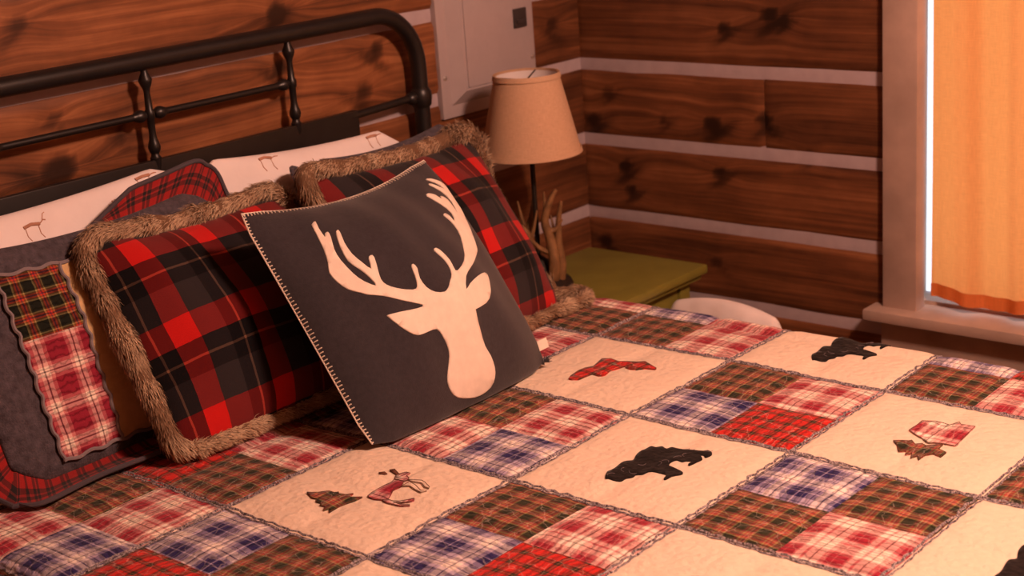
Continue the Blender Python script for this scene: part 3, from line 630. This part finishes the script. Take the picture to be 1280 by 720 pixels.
# --- charcoal cushion with the deer head
P = Pil(base=(0.2558, 0.2503, 0.65), yaw=0.88, lean=35, corners=((0, 0), (0.448, 0), (0.44, 0.438), (-0.004, 0.44)), sag=(-0.012, -0.012, 0.033, 0.002), hf=0.082, hb=0.055, ex=0.72, wr=0.0045, rc=0.006)
deer = thing('deer_cushion', (.48, .26, ZB), 'charcoal square cushion with cream deer head silhouette and stitched edge', 'cushion')
pillow_body('cushion_body', P, M['charcoal'], deer, 56)
applique('deer_silhouette', smooth_poly([(0.2187, 0.8868), (0.235, 0.8939), (0.2224, 0.8563), (0.2152, 0.8052), (0.2268, 0.8244), (0.2388, 0.8262), (0.232, 0.7992), (0.2109, 0.743), (0.2052, 0.6887), (0.2151, 0.6211), (0.2353, 0.5755), (0.2675, 0.5418), (0.2631, 0.5779), (0.24, 0.6376), (0.2255, 0.6765), (0.2342, 0.7427), (0.2581, 0.8051), (0.2746, 0.8231), (0.2753, 0.8095), (0.2563, 0.7563), (0.251, 0.6986), (0.2638, 0.6503), (0.2826, 0.6113), (0.2982, 0.6571), (0.3129, 0.667), (0.3206, 0.6548), (0.3057, 0.6028), (0.2962, 0.561), (0.3059, 0.5324), (0.3413, 0.5042), (0.3966, 0.4763), (0.4194, 0.4826), (0.431, 0.5219), (0.4379, 0.5652), (0.4481, 0.5701), (0.4526, 0.5479), (0.4416, 0.5077), (0.4469, 0.4629), (0.4687, 0.4318), (0.5027, 0.418), (0.5308, 0.4283), (0.5582, 0.4511), (0.5865, 0.4748), (0.5996, 0.5146), (0.5961, 0.5558), (0.585, 0.5951), (0.601, 0.6035), (0.6146, 0.578), (0.6212, 0.5302), (0.6143, 0.483), (0.6408, 0.4842), (0.6883, 0.5075), (0.7421, 0.5553), (0.8024, 0.6176), (0.818, 0.6757), (0.8112, 0.7151), (0.8044, 0.7355), (0.8199, 0.74), (0.833, 0.7202), (0.8361, 0.6894), (0.8618, 0.7306), (0.842, 0.7807), (0.8024, 0.8437), (0.8187, 0.8538), (0.8539, 0.8342), (0.874, 0.8033), (0.8863, 0.8201), (0.918, 0.7942), (0.9139, 0.7458), (0.9106, 0.722), (0.9413, 0.7776), (0.923, 0.8354), (0.8785, 0.8861), (0.8944, 0.8891), (0.9431, 0.8485), (0.9583, 0.844), (0.9261, 0.8836), (0.8885, 0.9164), (0.9203, 0.908), (0.9624, 0.878), (0.9955, 0.8428), (0.9942, 0.7961), (0.9908, 0.7419), (0.9408, 0.6771), (0.8834, 0.6003), (0.8532, 0.5443), (0.8138, 0.5179), (0.7022, 0.4724), (0.6514, 0.4461), (0.618, 0.3961), (0.6582, 0.4134), (0.7136, 0.428), (0.7809, 0.4348), (0.8059, 0.4221), (0.7805, 0.3841), (0.7499, 0.3457), (0.7042, 0.3194), (0.625, 0.3125), (0.6269, 0.3114), (0.6207, 0.2747), (0.618, 0.2293), (0.6192, 0.1762), (0.6378, 0.1342), (0.6463, 0.09), (0.6396, 0.0577), (0.6116, 0.0327), (0.5563, 0.025), (0.503, 0.0325), (0.438, 0.0521), (0.4065, 0.0794), (0.3968, 0.1162), (0.4142, 0.154), (0.4378, 0.1968), (0.4402, 0.232), (0.4309, 0.2716), (0.4161, 0.3026), (0.3736, 0.3055), (0.3246, 0.3065), (0.2929, 0.3328), (0.2703, 0.3714), (0.2522, 0.4153), (0.2595, 0.4204), (0.3355, 0.408), (0.3999, 0.4007), (0.3894, 0.418), (0.3287, 0.4579), (0.2771, 0.4943), (0.2275, 0.5227), (0.2093, 0.5389), (0.1736, 0.5702), (0.1535, 0.6129), (0.1484, 0.6575), (0.1662, 0.6998), (0.184, 0.7585), (0.1964, 0.8134), (0.2123, 0.8765)], 2), lambda a, b, o: P.at(a, b, 1, o*.5+.0012), M['felt'], deer, .03, .0022)
m = MB(); per = .0068; L = .445; ns = int(L/per)
for e in (2, 3):
    for k in range(ns):
        t = (k+.5)/ns; w = (.013 if e == 2 else .006)+.004*R.random()
        q = [(t, 0), (1, t), (t, 1), (0, t)][e]; q2 = [(t, w), (1-w, t), (t, 1-w), (w, t)][e]
        a, b = P.at(*q, 1, .0012), P.at(*q2, 1, .0010); c = P.at((q[0]+q2[0])/2, (q[1]+q2[1])/2, 1, .0016)
        m.tube([clampz(a), clampz(c), clampz(b)], .00105, 5)
m.build('blanket_stitching', M['thread'], deer, kind='stuff')
MB().tube([clampz(p) for p in outline(P)[80:]+[P.at(0, 0)]], .0014, 6).build('edge_thread', M['thread'], deer)
a, b = P.at(.985, .055, 1, .002), P.at(.985, .10, 1, .002)
vx = Vector(P.e1); va, vb = Vector(a), Vector(b); nn = Vector(P.n)
Vt = [va, vb, vb+vx*.020+nn*.006, va+vx*.022+nn*.004]; Vt += [p-nn*.001 for p in Vt]
mesh('care_tag', Vt, [(0, 3, 2, 1), (4, 5, 6, 7), (0, 1, 5, 4), (1, 2, 6, 5), (2, 3, 7, 6), (3, 0, 4, 7)], M['felt'], deer, False)
# frayed tassel corner resting on the quilt
cn = Vector(P.at(1, 0)); m = MB()
for k in range(26):
    d = Vector((R.uniform(.2, 1), R.uniform(-.7, .3), R.uniform(-.1, .5))).normalized(); m.tube([clampz(cn-d*.006), clampz(cn+d*.006), clampz(cn+d*R.uniform(.009, .016))], [.0012, .0009, .0004], 4)
m.build('corner_fringe', M['charcoal'], deer, kind='stuff')

# --- tartan cushions with fur trim
PL = Pil((.0697, .4756, .649), 0, 33, ((0, 0), (.422, .0), (.420, .385), (.007, .394)), (.004, .004, .020, .004), .074, .030, .6, .005, 2, .012)
fl = thing('tartan_cushion', (.29, .48, ZB), 'red and black tartan cushion trimmed in brown fur beside the patchwork sham', 'cushion')
pillow_body('cushion_body', PL, M['p_tartan'], fl, 44, (0, 0))
def trim_path(P, g=.013, n=14):
    q = Vector; e1, e2 = q(P.e1), q(P.e2); o = []
    for k in range(n): o.append(q(P.at(k/n, 0))-e2*g*.6)
    for k in range(n): o.append(q(P.at(1, k/n))+e1*g)
    for k in range(n): o.append(q(P.at(1-k/n, 1))+e2*g)
    for k in range(n): o.append(q(P.at(0, 1-k/n))-e1*g)
    return [q((p.x, p.y, max(p.z, ZB+.016))) for p in crom(o, 4, True)]
fur_trim('fur_trim', trim_path(PL), .0172, 36000, fl, 3, True, 1.0, .014)
PR = Pil((.9719, .447, .655), 5, 33, ((-.425, .004), (.008, -.006), (.024, .392), (-.442, .411)), (.004, .0, .022, .004), .072, .030, .6, .005, 5, .010)
fr = thing('tartan_cushion', (.76, .45, ZB), 'red and black tartan cushion trimmed in brown fur beside the lamp and nightstand', 'cushion')
pillow_body('cushion_body', PR, M['p_tartan'], fr, 44, (.232, .029))
e1, e2, nr = Vector(PR.e1), Vector(PR.e2), Vector(PR.n)
pts = [Vector(PR.at(k/8, 0))-e2*.010+nr*.012 for k in range(8)]+[Vector((.985, .420, .652)), Vector((1.03, .424, .652)), Vector((1.055, .452, .654)), Vector((1.025, .500, .660)), Vector((.990, .545, .735))]
pts += [Vector(PR.at(1, t))+e1*g-nr*w for t, g, w in ((.55, .010, .045), (.75, .012, .034), (.92, .016, .010))]+[Vector(PR.at(1, 1))+e1*.012+e2*.012]
pts += [Vector(PR.at(1-k/10, 1))+e2*.013 for k in range(1, 10)]+[Vector(PR.at(0, 1))-e1*.010+e2*.012]+[Vector(PR.at(0, 1-k/8))-e1*.018 for k in range(1, 8)]
fur_trim('fur_trim', [Vector((p.x, p.y, max(p.z, ZB+.013))) for p in crom(pts, 5, True)], .0172, 36000, fr, 9, True, 1.0, .014)

# --- patchwork shams with plaid flange
def sham(label, base, lean, yaw, U0, U1, VB0, VB1, corner, seed, fold, flmat):
    fw = .045
    Pb = Pil(base, yaw, lean, ((U0+fw, VB0), (U1-fw, VB0), (U1-fw, VB1+corner*.6), (U0+fw, VB1)), (0, 0, .022, 0), .034, .034, .5, .004, seed, .02)
    Po = Pil(base, yaw, lean, ((U0, VB0-.03), (U1, VB0-.03), (U1, VB1+fw+corner), (U0, VB1+fw)), (0, .0, .030, 0), 0, 0, .5, 0, seed)
    r = thing('patchwork_sham', (base[0]+(U0+U1)/2, base[1], ZB), label, 'pillow')
    pillow_body('sham_body', Pb, M['greycloth'], r, 36)
    n = 36; ring = []
    for Pq, oo in ((Pb, 0), (Po, 1)):
        lst = [(k/n, 0) for k in range(n)]+[(1, k/n) for k in range(n)]+[(1-k/n, 1) for k in range(n)]+[(0, 1-k/n) for k in range(n)]
        ring.append([Vector(Pq.at(a, b)) for a, b in lst])
    nn = Vector(Pb.n); N = 4*n; ms = 5; V, UV, F = [], [], []
    for k in range(N+1):
        kk = k % N
        for s in range(ms+1):
            t = s/ms; p = ring[0][kk]*(1-t)+ring[1][kk]*t
            cr = min(kk % n, n-kk % n)/n; rnd_ = max(0, 1-cr/.12)**2*.034*t
            ctr = (ring[0][0]+ring[0][2*n])/2; p = p+(ctr-p).normalized()*rnd_
            p = p+nn*(.007*t*math.sin(kk*.42+seed)+.006*t*math.sin(kk*.17+1))
            if kk < n or kk > 4*n-3: p = Vector((p.x, p.y-.052*t, ZB+.004+(p.z-ZB)*max(0, 1-t*1.6)))
            al = (kk-2*n)/n                          # top edge runs from right (0) to left (1)
            if 0 <= al <= 1:
                fo = min(1, max(0, (al-fold)/.18)); bk = ring[0][kk]-nn*.030*t-Vector(Pb.e2)*(.012*t*t); p = p*(1-fo)+bk*fo
            if fold < 0 and n <= kk < 2*n: fo = ((kk-n)/n)**.7; bk = ring[0][kk]-nn*.034*t+Vector(Pb.e1)*.006*t; p = p*(1-fo)+bk*fo
            if 3*n < kk < 3*n+5: bk = ring[0][kk]-nn*.030*t; fo = 1-(kk-3*n)/5; p = p*(1-fo)+bk*fo
            V.append(clampz(p)); UV.append((k*.6/n, t*fw))
    for k in range(N):
        for s in range(ms): F.append((k*(ms+1)+s, (k+1)*(ms+1)+s, (k+1)*(ms+1)+s+1, k*(ms+1)+s+1))
    mesh('flange', V, [f[::-1] for f in F], flmat, r, uv=UV)
    MB().tube([(V[k*(ms+1)+ms][0], V[k*(ms+1)+ms][1], V[k*(ms+1)+ms][2]+.003) for k in range(N)], .0042, 7, closed=True).build('piping', M['greycloth'], r, uv=None)
    def ab(u, v): return ((u-(U0+fw))/(U1-U0-2*fw), (v-VB0)/(VB1-VB0))
    def patch(name, u0, u1, v0, v1, mat):
        g = 16; V, UV = [], []
        for i in range(g+1):
            for j in range(g+1):
                a, b = ab(u0+(u1-u0)*i/g, v0+(v1-v0)*j/g); V.append(clampz(Pb.at(a, b, 1, .0035+.0012*math.sin(9*math.pi*i/g)*math.sin(9*math.pi*j/g)))); UV.append((u0+(u1-u0)*i/g, v0+(v1-v0)*j/g))
        mesh(name, V, [(i*(g+1)+j, (i+1)*(g+1)+j, (i+1)*(g+1)+j+1, i*(g+1)+j+1) for i in range(g) for j in range(g)], mat, r, uv=UV)
    def seam(u0, v0, u1, v1):
        m = 60; pts = []
        for k in range(m+1):
            t = k/m; u, v = u0+(u1-u0)*t, v0+(v1-v0)*t; w = .0022*math.sin(k*.95+seed)
            a, b = ab(u+(w if u0 == u1 else 0), v+(w if v0 == v1 else 0)); pts.append(clampz(Pb.at(a, b, 1, .0048+.0012*math.sin(k*1.9))))
        MB().tube(pts, .0032, 6).build('frayed_seam', M['fray'], r)
    c0 = U0+(.125 if U1-U0 > .6 else .058); c1 = c0+.108; w0, w1, w2 = .008, .207, .322
    for q in range(2):
        d = q*.205
        patch('plaid_patch', c0+d, c1+d, w0, w1, M['p_sredwhite']); patch('plaid_patch', c0+d, c1+d, w1, w2, M['p_sgreen'])
        patch('cotton_panel', c1+d, c1+d+.097, w0, w2, M['gold_cloth'])
        for u in (c0+d, c1+d): seam(u, w0, u, w2)
    seam(c0+.41, w0, c0+.41, w2); seam(c0, w0, c0+.41, w0); seam(c0, w2, c0+.41, w2)
sham('grey patchwork sham with plaid and tan patches and a floppy plaid corner', (.0324, .608, .660), 22, 0, -.232, .385, -.012, .372, .006, 1, .30, M['p_flange'])
sham('grey patchwork sham behind the tartan cushion beside the lamp', (.0324, .608, .660), 22, 0, .53, 1.035, -.012, .368, .012, 4, -.3, M['greycloth'])

# --- white pillows with woodland print
def white_pillow(label, x0, x1, h, h2, sg, seed, prints):
    P = Pil((x0, .772, .652), 0, 9, ((0, 0), (x1-x0, 0), (x1-x0-.01, h2), (.01, h)), (.0, .0, sg, .0), .050, .050, .45, .005, seed, .022)
    r = thing('white_pillow', ((x0+x1)/2, .72, ZB), label, 'pillow')
    pillow_body('pillow_case', P, M['white'], r, 40)
    for (a, b, kind) in prints:
        m = MB(); W = x1-x0
        def seg(pts, w): m.tube([P.at(a+.72*x/W, min(.98, b+.72*y/h), 1, .0003) for x, y in pts], [w*.72]*len(pts), 4)
        if kind == 't':
            seg([(0, -.05), (.004, -.02), (.002, .01)], .0032); 
            for q in range(11):
                an = math.pi*(.08+.84*q/10); seg([(.002, .0), (.002+.016*math.cos(an), .016*math.sin(an)), (.002+R.uniform(.024, .036)*math.cos(an+.2), R.uniform(.020, .032)*math.sin(an+.2))], .0015)
        else:
            seg([(-.022, .012), (0, .016), (.022, .012)], .0048); seg([(-.018, .012), (-.020, -.010), (-.014, -.022)], .0014); seg([(.018, .012), (.016, -.010), (.022, -.022)], .0014); seg([(.022, .012), (.034, .020), (.040, .018)], .0018); seg([(.032, .02), (.040, .034), (.046, .036)], .0012)
        m.build('woodland_print', M['print'], r)
white_pillow('white pillow with brown woodland print standing behind the floppy-cornered sham', -.28, .400, .384, .396, .016, 1, [(.50, .90, 'a'), (.745, .87, 't'), (.70, .78, 'a'), (.86, .955, 'a'), (.30, .85, 't')])
white_pillow('white pillow with brown woodland print standing behind the fur-trimmed tartan cushions', .405, .945, .384, .352, .012, 6, [(.30, .95, 'a'), (.84, .955, 'a')])

# --- plain white pillow on the far side of the bed
P = Pil((1.47, .575, .010), -90, 4, ((0, 0), (.345, 0), (.335, .478), (.0, .482)), (0, .0, -.034, .0), .055, .055, .45, .004, 3, .02)
wp = thing('floor_pillow', (1.46, .40, 0), 'plain white pillow standing between the bed and the window wall', 'pillow')
_z = ZB; ZB = .004
pillow_body('pillow_case', P, M['white'], wp, 32); ZB = _z

# ------------------------------------------------------------------ nightstand
def nightstand():
    x0, x1, y0, y1, z = 1.165, 1.653, .549, .905, .55
    r = thing('nightstand', ((x0+x1)/2, (y0+y1)/2, 0), 'olive green painted wooden nightstand in the corner under the lamp', 'nightstand')
    MB().box((x0, y0, z-.022), (x1, y1, z), .006).build('top', M['green'], r)
    MB().box((x0+.012, y0+.012, z-.036), (x1-.012, y1-.012, z-.022), .004).build('moulding', M['green'], r)
    i = .032
    for x in (x0+i, x1-i-.04):
        for y in (y0+i, y1-i-.04): MB().box((x, y, 0), (x+.04, y+.04, z-.036), .003).build('leg', M['green'], r)
    for x in (x0+i+.008, x1-i-.026): MB().box((x, y0+i+.04, .36), (x+.018, y1-i-.04, z-.036)).build('side_panel', M['green'], r, smooth=False)
    MB().box((x0+i+.04, y1-i-.03, .36), (x1-i-.04, y1-i-.012, z-.036)).build('back_panel', M['green'], r, smooth=False)
    d = MB().box((x0+i+.044, y0+i+.004, .372), (x1-i-.044, y0+i+.026, z-.044), .003).build('drawer', M['green'], r)
    MB().lathe(((x0+x1)/2, y0+i+.005, .44), [(.007, 0), (.006, .012), (.013, .018), (.015, .025), (.010, .031), (0, .033)], 16, Vector((0, -1, 0))).build('knob', M['darkbase'], d)
    MB().box((x0+i+.01, y0+i+.01, .14), (x1-i-.01, y1-i-.01, .158), .003).build('shelf', M['green'], r)
nightstand()

# ------------------------------------------------------------------ antler lamp
def lampfix():
    x, y, z = 1.32, .79, .55
    r = thing('table_lamp', (x, y, z), 'antler table lamp with tapered tan burlap shade on the green nightstand', 'lamp')
    n = 64; z0, z1, r0, r1 = .868, 1.046, .1135, .0725; V, UV = [], []
    for q, (zz, rr) in enumerate(((z0, r0), (z1, r1), (z1, r1-.0022), (z0, r0-.0022))):
        for k in range(n): a = 2*math.pi*k/n; V.append((x+rr*math.cos(a), y+rr*math.sin(a), zz)); UV.append((a*.1, (zz-z0)))
    F = [(q*n+k, q*n+(k+1) % n, ((q+1) % 4)*n+(k+1) % n, ((q+1) % 4)*n+k) for q in range(4) for k in range(n)]
    sh = mesh('lamp_shade', V, F, M['burlap'], r, uv=UV); sh.data.set_sharp_from_angle(angle=math.radians(40))
    for zz, rr in ((z0+.004, r0-.0005), (z1-.004, r1+.0015)):
        m = MB(); W = []
        dr = (r1-r0)/(z1-z0)
        for q, (dz, o) in enumerate(((-.0055, .0006), (-.0055, .0022), (.0055, .0022), (.0055, .0006))):
            for k in range(n): a = 2*math.pi*k/n; rad = rr+dr*dz+o; W.append((x+rad*math.cos(a), y+rad*math.sin(a), zz+dz))
        m.add(W, [(q*n+k, q*n+(k+1) % n, ((q+1) % 4)*n+(k+1) % n, ((q+1) % 4)*n+k) for q in range(4) for k in range(n)])
        m.build('rim_band', M['burlap'], sh, uv=[(k % n*.01, .01*(k//n)) for k in range(4*n)])
    V = [(x+rr*math.cos(2*math.pi*k/n), y+rr*math.sin(2*math.pi*k/n), zz) for zz, rr in ((z0+.003, r0-.0034), (z1-.003, r1-.0034)) for k in range(n)]
    mesh('shade_liner', V, [(k, k+n, (k+1) % n+n, (k+1) % n) for k in range(n)], M['white'], sh)
    m = MB()
    for k in range(3): a = 2*math.pi*k/3+.4; m.tube([(x, y, z1-.014), (x+(r1-.003)*math.cos(a), y+(r1-.003)*math.sin(a), z1-.003)], .0016, 6)
    m.build('spider', M['darkbase'], sh)
    MB().tube([(x, y, z+.05), (x, y, .90)], .0058, 12).build('pole', M['darkbase'], r)
    MB().lathe((x, y, .895), [(.012, 0), (.016, .004), (.016, .03), (.012, .036)], 16).build('socket', M['darkbase'], r)
    MB().lathe((x, y, .931), [(.012, 0), (.014, .010), (.027, .035), (.030, .055), (.024, .075), (.010, .086), (0, .088)], 18).build('bulb', M['bulb'], r)
    MB().lathe((x, y, z), [(.075, 0), (.078, .006), (.072, .018), (.045, .030), (.030, .050), (.022, .065), (.009, .075)], 28).build('base', M['darkbase'], r)
    # antlers: beam plus tines, rising round the pole
    def antler(pts, rad, tines):
        c = crom([(x+a, y+b, z+h) for a, b, h in pts], 6); k = len(c)
        m = MB().tube(c, [1.3*rad*(1-.72*(q/(k-1))**1.3) for q in range(k)], 9)
        for i0, tip, rr in tines:
            b0 = c[min(i0, k-1)]; t_ = Vector((x+tip[0], y+tip[1], z+tip[2])); mid = (b0+t_)/2+Vector((0, 0, -.012))
            cc = crom([b0, mid, t_], 5); m.tube(cc, [1.3*rr*(1-.8*q/(len(cc)-1)) for q in range(len(cc))], 7)
        m.build('antler', M['antler'], r)
    D1 = Vector((.64, -.77, 0)); # roughly across the line of sight
    def w(s, h, d=0): return (D1.x*s+.77*d, D1.y*s+.64*d, h)
    antler([w(.030, .02, -.03), w(.036, .06, -.035), w(.030, .12, -.03), w(.020, .165, -.03), w(.035, .21, -.03), w(.050, .235, -.03)], .0115, [(9, w(-.022, .135, -.03), .007), (15, w(.060, .165, -.03), .007), (20, w(.022, .23, -.02), .006)])
    antler([w(.045, .015, -.02), w(.052, .06, -.02), w(.048, .11, -.02), w(.052, .165, -.02), w(.060, .205, -.02)], .010, [(12, w(.034, .17, 0), .006)])
    antler([w(-.020, .02, -.03), w(-.030, .08, -.035), w(-.020, .13, -.03), w(-.055, .165, -.03), w(-.090, .178, -.03)], .011, [(10, w(.004, .19, -.03), .006)])
    antler([w(-.01, .02, .03), w(-.03, .09, .03), w(-.01, .16, .03), w(.0, .215, .03)], .010, [(9, w(-.04, .2, .03), .006)])
lampfix()
